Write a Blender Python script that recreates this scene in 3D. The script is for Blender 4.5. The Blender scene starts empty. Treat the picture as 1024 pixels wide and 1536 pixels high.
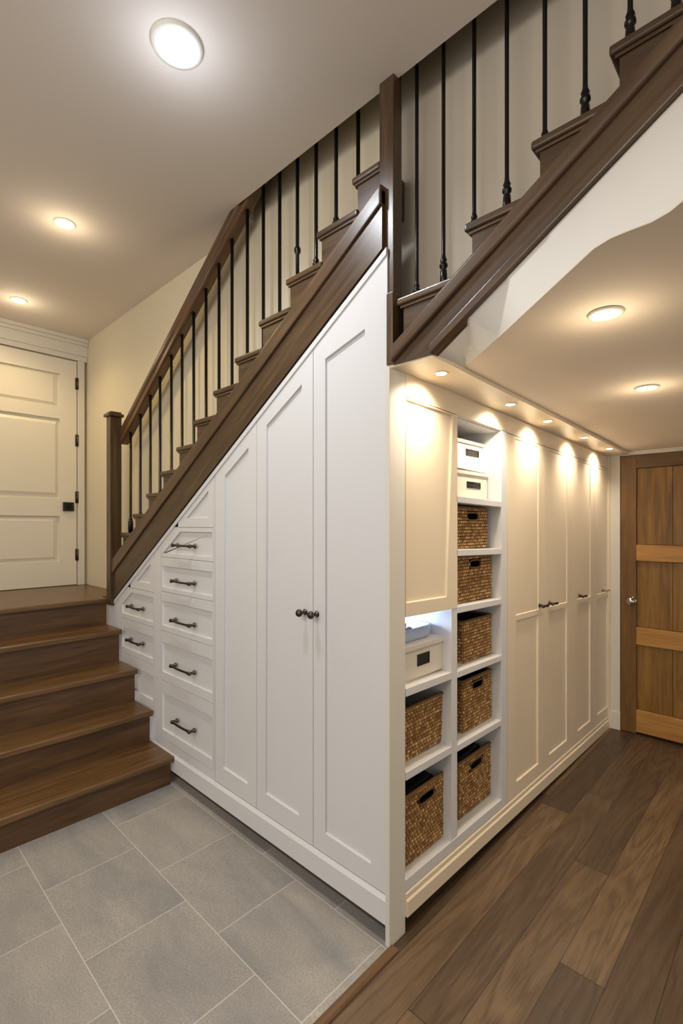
import bpy, bmesh, math, random
from mathutils import Vector, Matrix
random.seed(7)
COL = bpy.context.scene.collection
PI = math.pi

# ------------------------------------------------------------------ camera
FPX, HX, HY, EYE = 731.0, 512.0, 787.0, 1.5
YAW = math.radians(46.2645)
FW = (-math.cos(YAW), math.sin(YAW))
RT = (math.sin(YAW), math.cos(YAW))
CX, CY = 1.0691, -1.3745

def ray(px, py):
    a = (px - HX) / FPX
    return (FW[0] + a * RT[0], FW[1] + a * RT[1], (HY - py) / FPX)
def onY(px, py, y=0.0):          # point of the y = const plane
    r = ray(px, py); t = (y - CY) / r[1]
    return (CX + t * r[0], y, EYE + t * r[2])
def onX(px, py, x=0.0):          # point of the x = const plane
    r = ray(px, py); t = (x - CX) / r[0]
    return (x, CY + t * r[1], EYE + t * r[2])
def onZ(px, py, z=0.0):
    r = ray(px, py); t = (z - EYE) / r[2]
    return (CX + t * r[0], CY + t * r[1], z)

cam = bpy.data.cameras.new('camera')
camo = bpy.data.objects.new('camera', cam)
COL.objects.link(camo)
camo.location = (CX, CY, EYE)
camo.rotation_euler = (PI / 2, 0, PI / 2 - YAW)
cam.sensor_fit = 'HORIZONTAL'
cam.sensor_width = 36.0
cam.lens = FPX / 1024 * 36
cam.shift_y = (HY - 768) / 1024
cam.clip_start = 0.05
bpy.context.scene.camera = camo

# ------------------------------------------------------------------ materials
def lin(c):
    return tuple(((v / 255 / 12.92) if v / 255 <= .04045 else ((v / 255 + .055) / 1.055) ** 2.4) for v in c) + (1,)

class NT:
    def __init__(s, name):
        s.m = bpy.data.materials.new(name); s.m.use_nodes = True
        s.t = s.m.node_tree; s.b = s.t.nodes['Principled BSDF']
    def n(s, typ, **kw):
        o = s.t.nodes.new(typ)
        for k, v in kw.items(): setattr(o, k, v)
        return o
    def l(s, a, b): s.t.links.new(a, b)
    def math(s, op, a, b=None, c=None):
        o = s.n('ShaderNodeMath', operation=op)
        for i, v in enumerate((a, b, c)):
            if v is None: continue
            if isinstance(v, (int, float)): o.inputs[i].default_value = v
            else: s.l(v, o.inputs[i])
        return o.outputs[0]
    def coord(s, which='Object'):
        return s.n('ShaderNodeTexCoord').outputs[which]
    def mapping(s, vec, scale=(1, 1, 1), rot=(0, 0, 0), loc=(0, 0, 0)):
        o = s.n('ShaderNodeMapping'); s.l(vec, o.inputs[0])
        o.inputs['Scale'].default_value = scale; o.inputs['Rotation'].default_value = rot
        o.inputs['Location'].default_value = loc
        return o.outputs[0]
    def noise(s, vec, scale, detail=4, rough=.55, dist=0.0):
        o = s.n('ShaderNodeTexNoise')
        if vec is not None: s.l(vec, o.inputs['Vector'])
        o.inputs['Scale'].default_value = scale; o.inputs['Detail'].default_value = detail
        o.inputs['Roughness'].default_value = rough; o.inputs['Distortion'].default_value = dist
        return o.outputs['Fac']
    def ramp(s, fac, stops):
        o = s.n('ShaderNodeValToRGB'); s.l(fac, o.inputs[0])
        e = o.color_ramp.elements
        while len(e) < len(stops): e.new(.5)
        for i, (p, c) in enumerate(stops): e[i].position = p; e[i].color = c
        return o.outputs[0]
    def mix(s, fac, a, b, mode='MIX'):
        o = s.n('ShaderNodeMix', data_type='RGBA', blend_type=mode)
        for sock, v in ((o.inputs[0], fac), (o.inputs[6], a), (o.inputs[7], b)):
            if isinstance(v, (int, float, tuple)): sock.default_value = v
            else: s.l(v, sock)
        return o.outputs[2]
    def bump(s, h, strength=.1, dist=.01):
        o = s.n('ShaderNodeBump'); o.inputs['Strength'].default_value = strength
        o.inputs['Distance'].default_value = dist
        s.l(h, o.inputs['Height']); s.l(o.outputs[0], s.b.inputs['Normal'])
    def base(s, v):
        if isinstance(v, tuple): s.b.inputs['Base Color'].default_value = v
        else: s.l(v, s.b.inputs['Base Color'])
    def set(s, **kw):
        for k, v in kw.items():
            k = k.replace('_', ' ').title().replace('Ior', 'IOR')
            if isinstance(v, (int, float, tuple)): s.b.inputs[k].default_value = v
            else: s.l(v, s.b.inputs[k])
        return s.m

def paint(name, rgb, rough=.4, var=.04, scale=3.0, bump=0.0):
    t = NT(name)
    f = t.noise(t.coord(), scale, 3)
    a = lin(rgb); d = tuple(v * (1 - var) for v in a[:3]) + (1,)
    t.base(t.mix(f, d, a))
    if bump: t.bump(t.noise(t.coord(), 180, 2), bump, .002)
    return t.set(roughness=rough)

def wood(name, dark, mid, light, axis='X', rough=.33, slope=0.0, grain=1.0):
    t = NT(name)
    st = {'X': (1.2, 16, 16), 'Y': (16, 1.2, 16), 'Z': (16, 16, 1.2)}[axis]
    v = t.mapping(t.coord(), rot=(0, slope, 0))
    v1 = t.mapping(v, scale=st)
    n1 = t.noise(v1, 1.3 * grain, 6, .6, 1.2)
    v2 = t.mapping(v, scale=tuple(q * 4 for q in st))
    n2 = t.noise(v2, 1.6 * grain, 4, .6, .3)
    c = t.ramp(n1, [(.28, lin(dark)), (.52, lin(mid)), (.78, lin(light))])
    c2 = t.mix(t.math('MULTIPLY', n2, .55), c, tuple(x * .35 for x in lin(dark)[:3]) + (1,))
    n3 = t.noise(v, 2.2, 3)
    c3 = t.mix(t.ramp(n3, [(.35, (0, 0, 0, 1)), (.75, (.55, .55, .55, 1))]), c2, t.mix(.5, c2, lin(dark)))
    t.base(c3)
    t.bump(n2, .12, .002)
    return t.set(roughness=rough, coat_weight=.12, coat_roughness=.3)

def metal(name, rgb, rough=.3, met=1.0):
    t = NT(name)
    f = t.noise(t.coord(), 60, 2)
    a = lin(rgb)
    t.base(t.mix(f, tuple(v * .75 for v in a[:3]) + (1,), a))
    return t.set(metallic=met, roughness=rough)

def glow(name, rgb, strength):
    t = NT(name); t.base((.9, .9, .9, 1))
    t.b.inputs['Emission Color'].default_value = lin(rgb)
    t.b.inputs['Emission Strength'].default_value = strength
    return t.m

SLOPE = math.atan(.62)
M = {}
M['white'] = paint('white_cabinet_paint', (212, 212, 213), .38, .03)
M['cream'] = paint('cream_cabinet_paint', (226, 211, 186), .36, .03)
M['trimwhite'] = paint('white_trim_paint', (214, 209, 198), .42, .03)
M['doorwhite'] = paint('white_door_paint', (222, 216, 202), .38, .03)
M['ceiling'] = paint('ceiling_plaster', (226, 216, 206), .85, .03, 1.5, .03)
M['ceiling_low'] = paint('low_ceiling_plaster', (226, 213, 196), .85, .03, 1.5, .03)
M['bulkhead'] = paint('bulkhead_plaster', (226, 223, 216), .75, .02, 1.5, .02)
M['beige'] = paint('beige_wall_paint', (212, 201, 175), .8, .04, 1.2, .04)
M['greige'] = paint('greige_wall_and_shade', (188, 178, 162), .8, .04, 1.2, .04)
SW = ((54, 38, 24), (88, 66, 43), (116, 88, 56))
M['stair_x'] = wood('dark_stair_wood_long', *SW, axis='X')
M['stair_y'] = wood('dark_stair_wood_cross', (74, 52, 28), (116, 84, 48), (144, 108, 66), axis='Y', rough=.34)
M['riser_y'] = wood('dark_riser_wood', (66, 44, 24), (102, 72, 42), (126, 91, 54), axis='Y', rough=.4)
M['stair_z'] = wood('dark_post_wood', *SW, axis='Z')
M['stair_s'] = wood('dark_stringer_wood', *SW, axis='X', slope=SLOPE)
M['cap_s'] = wood('dark_cap_wood', (64, 47, 33), (98, 74, 51), (124, 95, 66), axis='X', slope=SLOPE)
M['rail_s'] = wood('dark_handrail_wood', (58, 38, 20), (98, 67, 37), (140, 102, 58), axis='X', slope=math.atan(.68))
M['oak_z'] = wood('honey_oak_panel', (104, 74, 30), (152, 110, 50), (180, 137, 70), axis='Z', rough=.42)
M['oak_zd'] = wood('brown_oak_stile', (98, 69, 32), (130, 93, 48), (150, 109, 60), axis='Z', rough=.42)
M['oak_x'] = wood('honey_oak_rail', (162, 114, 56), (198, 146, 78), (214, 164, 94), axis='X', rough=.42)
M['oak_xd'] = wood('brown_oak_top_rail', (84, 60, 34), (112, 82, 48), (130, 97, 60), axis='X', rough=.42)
M['threshold'] = wood('threshold_wood', (84, 60, 36), (120, 88, 54), (140, 106, 68), axis='Y', rough=.4)
M['iron'] = metal('black_iron', (44, 40, 38), .28, .75)
M['pewter'] = metal('dark_pewter', (92, 86, 80), .28)
M['chrome'] = metal('bright_chrome', (205, 200, 195), .15)
M['brass'] = metal('aged_brass', (150, 118, 60), .3)
M['black'] = paint('black_plastic', (28, 27, 28), .35, .1)
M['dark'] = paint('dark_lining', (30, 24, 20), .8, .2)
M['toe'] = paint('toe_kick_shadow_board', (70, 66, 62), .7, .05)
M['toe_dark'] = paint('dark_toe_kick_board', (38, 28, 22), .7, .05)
M['box'] = paint('ivory_box_card', (212, 204, 190), .55, .03)
M['dish'] = paint('pale_blue_grey_dish', (176, 188, 208), .2, .03)
M['choc'] = paint('brown_sweets', (90, 60, 55), .4, .5, 60)
M['led_w'] = glow('cool_lamp_lens', (240, 245, 255), 14)
M['led_y'] = glow('warm_lamp_lens', (255, 236, 200), 16)
M['led_s'] = glow('warm_soffit_lens', (255, 240, 212), 5)
M['led_b'] = glow('cool_strip_lens', (200, 216, 255), 6)

def make_basket_mat():
    t = NT('woven_seagrass')
    v = t.coord()
    ob = t.n('ShaderNodeAttribute'); ob.attribute_name = 'strand'
    n = t.noise(t.mapping(v, scale=(1, 1, 1)), 90, 3)
    f = t.math('ADD', t.math('MULTIPLY', ob.outputs['Fac'], .7), t.math('MULTIPLY', n, .4))
    c = t.ramp(f, [(.12, lin((62, 38, 16))), (.4, lin((122, 86, 44))), (.68, lin((172, 132, 78))), (.9, lin((222, 190, 132)))])
    t.base(c); t.bump(t.noise(v, 300, 2), .3, .002)
    return t.set(roughness=.6)
M['basket'] = make_basket_mat()
M['rim'] = wood('basket_rim_braid', (88, 56, 24), (130, 90, 48), (158, 116, 66), axis='Y', rough=.6)

def make_plank():
    t = NT('walnut_plank_floor')
    sep = t.n('ShaderNodeSeparateXYZ'); t.l(t.coord(), sep.inputs[0])
    x, y = sep.outputs[0], sep.outputs[1]
    W, L = .14, 1.7
    xs = t.math('DIVIDE', t.math('SUBTRACT', x, .034), W)
    i = t.math('FLOOR', xs); fx = t.math('FRACT', xs)
    w1 = t.n('ShaderNodeTexWhiteNoise', noise_dimensions='1D'); t.l(i, w1.inputs['W'])
    ys = t.math('ADD', t.math('DIVIDE', y, L), t.math('MULTIPLY', w1.outputs['Value'], 7.3))
    j = t.math('FLOOR', ys); fy = t.math('FRACT', ys)
    cb = t.n('ShaderNodeCombineXYZ'); t.l(i, cb.inputs[0]); t.l(j, cb.inputs[1])
    w2 = t.n('ShaderNodeTexWhiteNoise', noise_dimensions='2D'); t.l(cb.outputs[0], w2.inputs['Vector'])
    r = w2.outputs['Value']
    cv = t.n('ShaderNodeCombineXYZ')
    t.l(t.math('ADD', t.math('MULTIPLY', x, 9.0), t.math('MULTIPLY', r, 37.0)), cv.inputs[0])
    t.l(t.math('ADD', t.math('MULTIPLY', y, 1.0), t.math('MULTIPLY', r, 11.0)), cv.inputs[1])
    t.l(t.math('MULTIPLY', r, 23.0), cv.inputs[2])
    n1 = t.noise(cv.outputs[0], .75, 2, .5, .8)
    rings = t.math('FRACT', t.math('MULTIPLY', n1, 9.0))
    ring = t.math('ABSOLUTE', t.math('SUBTRACT', rings, .5))
    cv2 = t.mapping(cv.outputs[0], scale=(9, 3.5, 1))
    n2 = t.noise(cv2, 2.6, 6, .7)
    tone = t.ramp(r, [(0, lin((82, 65, 49))), (.5, lin((94, 75, 56))), (.85, lin((105, 84, 61))), (1, lin((126, 102, 74)))])
    g = t.math('ADD', t.math('MULTIPLY', ring, .6), t.math('MULTIPLY', n2, 1.0))
    dark = t.mix(1.0, tone, (.5, .46, .43, 1), 'MULTIPLY')
    c = t.mix(t.ramp(g, [(.42, (1, 1, 1, 1)), (.8, (0, 0, 0, 1))]), tone, dark)
    n4 = t.noise(t.mapping(cv.outputs[0], scale=(1, 2.0, 1)), .9, 3)
    c = t.mix(t.ramp(n4, [(.42, (0, 0, 0, 1)), (.78, (.7, .7, .7, 1))]), c, dark)
    gx = t.math('LESS_THAN', t.math('MINIMUM', fx, t.math('SUBTRACT', 1.0, fx)), .009)
    gy = t.math('LESS_THAN', t.math('MINIMUM', fy, t.math('SUBTRACT', 1.0, fy)), .0011)
    gap = t.math('MAXIMUM', gx, gy)
    t.base(t.mix(t.math('MULTIPLY', gap, .8), c, lin((24, 15, 10))))
    t.bump(t.math('SUBTRACT', t.math('MULTIPLY', n2, .25), gap), .18, .003)
    return t.set(roughness=.42)
M['plank'] = make_plank()

def make_tile():
    t = NT('grey_stone_tile')
    sep = t.n('ShaderNodeSeparateXYZ'); t.l(t.coord(), sep.inputs[0])
    x, y = sep.outputs[0], sep.outputs[1]
    ys = t.math('DIVIDE', t.math('ADD', y, .02), .378)
    i = t.math('FLOOR', ys); fy = t.math('FRACT', ys)
    xs = t.math('ADD', t.math('DIVIDE', t.math('ADD', x, .494), .462), t.math('MULTIPLY', t.math('ADD', i, 1.0), .5))
    j = t.math('FLOOR', xs); fx = t.math('FRACT', xs)
    cb = t.n('ShaderNodeCombineXYZ'); t.l(i, cb.inputs[0]); t.l(j, cb.inputs[1])
    w = t.n('ShaderNodeTexWhiteNoise', noise_dimensions='2D'); t.l(cb.outputs[0], w.inputs['Vector'])
    r = w.outputs['Value']
    cv = t.n('ShaderNodeCombineXYZ'); t.l(x, cv.inputs[0]); t.l(y, cv.inputs[1]); t.l(t.math('MULTIPLY', r, 40), cv.inputs[2])
    patch = t.noise(t.mapping(cv.outputs[0], scale=(1.2, 3.2, 1), rot=(0, 0, .4)), 1.6, 4, .55, .6)
    speck = t.noise(cv.outputs[0], 170, 3, .7)
    c = t.ramp(patch, [(.32, lin((142, 141, 139))), (.52, lin((164, 159, 152))), (.75, lin((182, 174, 164)))])
    c = t.mix(t.math('MULTIPLY', r, .35), c, lin((144, 141, 138)))
    c = t.mix(t.ramp(speck, [(.35, (.5, .5, .5, 1)), (.6, (0, 0, 0, 1))]), c, lin((112, 110, 108)))
    ax = t.math('MULTIPLY', t.math('MINIMUM', fx, t.math('SUBTRACT', 1.0, fx)), .462)
    ay = t.math('MULTIPLY', t.math('MINIMUM', fy, t.math('SUBTRACT', 1.0, fy)), .378)
    g = t.math('LESS_THAN', t.math('MINIMUM', ax, ay), .0016)
    t.base(t.mix(t.math('MULTIPLY', g, .75), c, lin((205, 201, 195))))
    t.bump(t.math('SUBTRACT', t.math('MULTIPLY', speck, .5), g), .12, .002)
    return t.set(roughness=.6)
M['tile'] = make_tile()

# ------------------------------------------------------------------ mesh helpers
TILT = .024                       # the run of right-hand joinery drops a little along its length
def tl(p): return (p[0], p[1], p[2] - TILT * p[1])

def face(bm, pts):
    try: return bm.faces.new([bm.verts.new(p) for p in pts])
    except ValueError: return None
def box(bm, x0, x1, y0, y1, z0, z1, bev=0.0, seg=2):
    x0, x1 = min(x0, x1), max(x0, x1); y0, y1 = min(y0, y1), max(y0, y1); z0, z1 = min(z0, z1), max(z0, z1)
    v = [bm.verts.new(p) for p in [(x0, y0, z0), (x1, y0, z0), (x1, y1, z0), (x0, y1, z0), (x0, y0, z1), (x1, y0, z1), (x1, y1, z1), (x0, y1, z1)]]
    fs = [bm.faces.new([v[i] for i in q]) for q in ((3, 2, 1, 0), (4, 5, 6, 7), (0, 1, 5, 4), (1, 2, 6, 5), (2, 3, 7, 6), (3, 0, 4, 7))]
    if bev:
        es = list({e for f in fs for e in f.edges})
        bmesh.ops.bevel(bm, geom=es, offset=bev, segments=seg, affect='EDGES', profile=.6)
def prism(bm, pts, off, bev=0.0, seg=2):
    """closed solid from polygon pts (3-D) swept by vector off"""
    off = Vector(off)
    a = [bm.verts.new(p) for p in pts]; b = [bm.verts.new(Vector(p) + off) for p in pts]
    n = len(a)
    fs = [bm.faces.new(a), bm.faces.new(b[::-1])]
    for i in range(n): fs.append(bm.faces.new([a[(i + 1) % n], a[i], b[i], b[(i + 1) % n]]))
    bmesh.ops.recalc_face_normals(bm, faces=fs)
    if bev:
        es = list({e for f in fs for e in f.edges})
        bmesh.ops.bevel(bm, geom=es, offset=bev, segments=seg, affect='EDGES', profile=.6)
def panel(bm, outer, inner, fr, depth, thick, raised=None):
    """slab with a recessed centre: outer/inner are (u,v) lists of one length, fr(u,v,w) places them, w grows towards the room"""
    n = len(outer)
    O = [bm.verts.new(fr(u, v, 0)) for u, v in outer]
    Bk = [bm.verts.new(fr(u, v, -thick)) for u, v in outer]
    I = [bm.verts.new(fr(u, v, 0)) for u, v in inner]
    cu = sum(p[0] for p in inner) / n; cv = sum(p[1] for p in inner) / n
    k = .0035
    def shrink(p, s):
        d = math.hypot(p[0] - cu, p[1] - cv) or 1
        return (p[0] - (p[0] - cu) / d * s, p[1] - (p[1] - cv) / d * s)
    D = [bm.verts.new(fr(*shrink(p, k), -depth)) for p in inner]
    fs = [bm.faces.new(Bk[::-1])]
    for i in range(n):
        j = (i + 1) % n
        fs += [bm.faces.new([O[i], O[j], I[j], I[i]]), bm.faces.new([I[i], I[j], D[j], D[i]]), bm.faces.new([Bk[i], Bk[j], O[j], O[i]])]
    if raised:
        r1, r2, h = raised
        E1 = [bm.verts.new(fr(*shrink(p, k + r1), -depth)) for p in inner]
        E2 = [bm.verts.new(fr(*shrink(p, k + r1 + r2), -depth + h)) for p in inner]
        for i in range(n):
            j = (i + 1) % n
            fs += [bm.faces.new([D[i], D[j], E1[j], E1[i]]), bm.faces.new([E1[i], E1[j], E2[j], E2[i]])]
        fs.append(bm.faces.new(E2))
    else: fs.append(bm.faces.new(D))
    bmesh.ops.recalc_face_normals(bm, faces=fs)
def ring(bm, c, ax, r, n=16, rot=0.0):
    ax = Vector(ax).normalized()
    u = ax.orthogonal().normalized() if abs(ax.z) < .99 else Vector((1, 0, 0)); w = ax.cross(u)
    return [bm.verts.new(Vector(c) + (u * math.cos(2 * PI * k / n + rot) + w * math.sin(2 * PI * k / n + rot)) * r) for k in range(n)]
def lathe(bm, o, ax, prof, n=20, rot=0.0):
    """prof: (distance along ax, radius) pairs; ends capped"""
    o = Vector(o); a = Vector(ax).normalized()
    rs = [ring(bm, o + a * d, a, max(r, 1e-4), n, rot) for d, r in prof]
    fs = []
    for p, q in zip(rs, rs[1:]):
        for k in range(n): fs.append(bm.faces.new([p[k], p[(k + 1) % n], q[(k + 1) % n], q[k]]))
    fs += [bm.faces.new(rs[0][::-1]), bm.faces.new(rs[-1])]
    bmesh.ops.recalc_face_normals(bm, faces=fs)
    for f in fs: f.smooth = n > 6
def tube(bm, pts, r, n=10):
    pts = [Vector(p) for p in pts]; rs = []
    for i, p in enumerate(pts):
        d = (pts[min(i + 1, len(pts) - 1)] - pts[max(i - 1, 0)]).normalized()
        rr = r[i] if isinstance(r, (list, tuple)) else r
        rs.append(ring(bm, p, d, rr, n))
    fs = []
    for p, q in zip(rs, rs[1:]):
        for k in range(n): fs.append(bm.faces.new([p[k], p[(k + 1) % n], q[(k + 1) % n], q[k]]))
    fs += [bm.faces.new(rs[0][::-1]), bm.faces.new(rs[-1])]
    bmesh.ops.recalc_face_normals(bm, faces=fs)
    for f in fs: f.smooth = True
def clip(poly, a, b):
    """keep the part of the (x,z) polygon with z <= a + b*x"""
    out = []
    for (p, q) in zip(poly, poly[1:] + poly[:1]):
        dp = p[1] - a - b * p[0]; dq = q[1] - a - b * q[0]
        if dp <= 0: out.append(p)
        if dp * dq < 0:
            t = dp / (dp - dq); out.append((p[0] + (q[0] - p[0]) * t, p[1] + (q[1] - p[1]) * t))
    return out

def wloc(o):
    v = Vector((0, 0, 0))
    while o: v += o.location; o = o.parent
    return v
def obj(name, bm, mat, parent=None, tilt=False, label=None, at=None):
    if tilt:
        for v in bm.verts: v.co.z -= TILT * v.co.y
    base = wloc(parent) if parent else Vector(at or (0, 0, 0))
    if at and parent: base = Vector(at)
    bmesh.ops.translate(bm, verts=bm.verts, vec=-base)
    me = bpy.data.meshes.new(name); bm.to_mesh(me); bm.free()
    me.materials.append(mat)
    o = bpy.data.objects.new(name, me); COL.objects.link(o)
    if parent:
        o.parent = parent; o.location = base - wloc(parent)
    else: o.location = base
    if label: o['label'] = label
    return o
def thing(name, label, cat, loc=(0, 0, 0), group=None):
    o = bpy.data.objects.new(name, None); COL.objects.link(o)
    o.location = loc; o['label'] = label; o['category'] = cat; o.empty_display_size = .05
    if group: o['group'] = group
    return o
def tag(o, label, cat, group=None):
    o['label'] = label; o['category'] = cat
    if group: o['group'] = group
    return o
def struct(name, bm, mat, label, cat='room', parent=None, **k):
    o = obj(name, bm, mat, parent, **k)
    if not parent:
        o['kind'] = 'structure'; o['label'] = label; o['category'] = cat
    return o
def B(): return bmesh.new()

def dep(x, z, y):                # same sight line, moved to the plane y
    k = (y - CY) / -CY
    return (CX + (x - CX) * k, EYE + (z - EYE) * k)
def line2(p, q, y=0.0):          # z = a + b*x through two picture points of the plane y
    A, B_ = onY(p[0], p[1], y), onY(q[0], q[1], y)
    b = (B_[2] - A[2]) / (B_[0] - A[0])
    return A[2] - b * A[0], b
# ------------------------------------------------------------------ key levels
ZL = .98                # landing
XW = -3.52              # wall with the white door
YB = .17                # wall behind the stairs
ZC = 3.107              # high ceiling
YE = .034               # its edge over the stairs
ZS = 2.062              # top of the right-hand joinery (at y=0)
YR = 2.63               # wall with the wooden door
SA, SB = .94 + 2.512 * .626, .626      # underside of the stair string: z = SA + SB*x
def zs(x): return SA + SB * x

# ------------------------------------------------------------------ setting
bm = B(); box(bm, -1.75, .0, -4.2, .05, -.06, 0); box(bm, -1.75, -.4, .05, .12, -.06, 0)
struct('floor', bm, M['tile'], 'grey stone tiled floor in front of the white cabinets', 'floor')
bm = B(); box(bm, .04, 3.2, -4.2, YR + .1, -.06, 0); box(bm, .0, .04, -4.2, 0, -.06, 0); box(bm, -.4, .04, .05, YR + .1, -.06, 0); box(bm, .0, .04, 0, .05, -.06, 0)
struct('floor', bm, M['plank'], 'dark walnut plank floor along the cream cupboards', 'floor')
bm = B(); prism(bm, [(-.004, 0, 0), (.030, 0, 0), (.030, 0, .004), (.024, 0, .009), (.003, 0, .009), (-.004, 0, .003)], (0, -4.2, 0))
struct('trim_1', bm, M['threshold'], 'thin brown wooden threshold strip between tile and planks', 'threshold')

bm = B(); box(bm, XW - .1, 3.2, -4.2, YE, ZC, ZC + .1)
struct('ceiling', bm, M['ceiling'], 'high off-white ceiling over the entrance and stairs', 'ceiling')
bm = B(); box(bm, XW - .1, -1.05, YE, YB + .1, ZC, ZC + .1)
struct('ceiling', bm, M['ceiling'], 'strip of high ceiling meeting the beige wall', 'ceiling')
bm = B(); box(bm, XW - .12, XW, -4.2, YB + .1, 0, ZC + .05)
struct('wall_left', bm, M['beige'], 'wall holding the white panelled door', 'wall')
XSP = onY(586, 300, YB)[0]
bm = B(); box(bm, XW, -.55, YB, YB + .1, .0, 4.6); box(bm, -.55, XSP, YB, YB + .1, 2.09, 4.6)
struct('wall_back', bm, M['beige'], 'cream beige wall behind the staircase', 'wall')
bm = B(); box(bm, XSP, 2.4, YB + .0, YB + .1, 2.09, 4.6)  # same beige wall; fading warm light put into a greyer colour
struct('wall_back', bm, M['greige'], 'upper beige wall behind the right balusters, weaker light put into its greyer colour', 'wall')
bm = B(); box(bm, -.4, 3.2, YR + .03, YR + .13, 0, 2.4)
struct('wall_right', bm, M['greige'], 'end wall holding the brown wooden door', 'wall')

bm = B(); box(bm, -1.05, 2.4, YE - .06, YB + .1, 3.95, 4.02)  # unseen cap, added to keep world light out of the stairwell
struct('ceiling', bm, M['greige'], 'unseen cap added over the stairwell to block light from above', 'ceiling')
bm = B(); box(bm, -1.05, 2.4, YE - .06, YE, ZC + .1, 3.95); box(bm, -1.11, -1.05, YE - .06, YB, ZC + .1, 3.95)  # unseen sides of that cap, added to darken the stairwell
struct('stairwell_blocker', bm, M['greige'], 'unseen blocker added above the edge of the high ceiling to shade the stairwell', 'wall')
# low ceiling over the wooden floor with its angled front edge
edge = [onZ(px, py, 2.066) for px, py in ((695, 553), (747, 509), (800, 462), (850, 417), (890, 381), (915, 366), (937, 357), (977, 342), (1004, 327), (1024, 311))]
edge = [(x, y) for x, y, z in edge] + [(1.02, -.44), (1.3, -.62), (3.2, -1.9)]
def zc2(y): return 2.072 - .0165 * y
poly = edge + [(3.2, YR + .03), (.10, YR + .03), (.135, .5)]
bm = B()
lo = [bm.verts.new((x, y, zc2(y))) for x, y in poly]; up = [bm.verts.new((x, y, zc2(y) + .003)) for x, y in poly]
bm.faces.new(lo[::-1]); bm.faces.new(up)
for i in range(len(lo)): bm.faces.new([lo[i], lo[(i + 1) % len(lo)], up[(i + 1) % len(lo)], up[i]])
bmesh.ops.recalc_face_normals(bm, faces=bm.faces)
struct('ceiling', bm, M['ceiling_low'], 'low warm ceiling over the plank floor', 'ceiling')
# bulkhead: plaster from the string down to that edge
sx = [.172, .3, .43, .55, .65, .70, .75, .82, .88, .94, 1.1, 1.35, 1.9]
bm = B()
def zr(x): return 2.06 + .656 * (x - .175)        # underside of right string
S_ = [bm.verts.new((x, .0, max(zr(x), 2.062) + .004)) for x in sx]
E_ = [bm.verts.new((x, y, zc2(y))) for x, y in edge]
for i in range(len(sx) - 1):
    bm.faces.new([E_[i], E_[i + 1], S_[i + 1], S_[i]])
bmesh.ops.recalc_face_normals(bm, faces=bm.faces)
for f in bm.faces: f.smooth = True
struct('ceiling', bm, M['bulkhead'], 'white sloping plaster band under the right stair string', 'ceiling')
# soffit above the right joinery
bm = B()
so = [(-.018, .0), (.172, -.0), (.172, .10), (.165, .3), (.13, YR + .03), (-.018, YR + .03)]
lo = [(x, y, ZS - .004 - .019 * y) for x, y in so]
prism(bm, lo, (0, 0, .03))
struct('trim_2', bm, M['cream'], 'cream soffit board holding small spotlights over the cupboards', 'soffit')

# ------------------------------------------------------------------ white door on the landing
def fx_left(u, v, w): return (XW + .028 + w, u, v)
yr_ = onX(115, 700, XW + .03)[1]
yl_ = yr_ - .72
ztop = onX(115, 543, XW + .03)[2]
zbot = ZL + .006
door = B()
st = .118
cols = (yl_ + st, onX(90, 700, XW + .03)[1])
rows = [(610, 560.5), (748, 628), (842, 774)]
zz = [(onX(90, a, XW + .03)[2], onX(90, b, XW + .03)[2]) for a, b in rows]
cuts = [zbot] + [zbot] * 0
bands = [ztop, (zz[0][0] + zz[1][1]) / 2, (zz[1][0] + zz[2][1]) / 2, zbot]
for k, (a, b) in enumerate(zz):
    hi, lo_ = bands[k], bands[k + 1]
    panel(door, [(yl_, lo_), (yr_, lo_), (yr_, hi), (yl_, hi)], [(cols[0], a), (cols[1], a), (cols[1], b), (cols[0], b)], fx_left, .022, .03, (.012, .045, .016))
d1 = struct('door_1', door, M['doorwhite'], 'white three-panel door on the landing', 'door')
for z in (onX(116, 576, XW + .03)[2], onX(116, 661, XW + .03)[2], onX(116, 746, XW + .03)[2], onX(116, 832, XW + .03)[2]):
    bm = B(); lathe(bm, (XW + .034, yr_ + .005, z - .05), (0, 0, 1), [(0, .009), (.1, .009)], 10); box(bm, XW + .022, XW + .03, yr_ - .012, yr_ + .01, z - .05, z + .05)
    obj('hinge', bm, M['pewter'], d1)
p = onX(102, 760, XW + .03)
bm = B(); box(bm, XW + .028, XW + .05, p[1] - .042, p[1] + .042, p[2] - .038, p[2] + .038, .004)
lk = obj('lock', bm, M['black'], d1, label='square black lock plate')
bm = B(); box(bm, XW + .05, XW + .056, p[1] - .022, p[1] + .022, p[2] - .024, p[2] + .024, .003)
obj('lock_button', bm, M['iron'], lk)
# casing
bm = B()
box(bm, XW, XW + .036, yr_ + .007, yr_ + .062, ZL, ztop + .012, .003)
box(bm, XW, XW + .036, yl_ - .06, yl_ - .006, ZL, ztop + .012, .003)
box(bm, XW, XW + .038, yl_ - .08, YB - .002, ztop + .012, ztop + .055, .003)
box(bm, XW, XW + .044, yl_ - .09, YB - .001, ztop + .055, ZC - .04, .002)
box(bm, XW, XW + .06, yl_ - .1, YB - .001, ZC - .06, ZC - .03, .006)
box(bm, XW, XW + .078, yl_ - .11, YB - .001, ZC - .032, ZC, .006)
struct('trim_3', bm, M['trimwhite'], 'white door casing and crown moulding around the landing door', 'trim')

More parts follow.
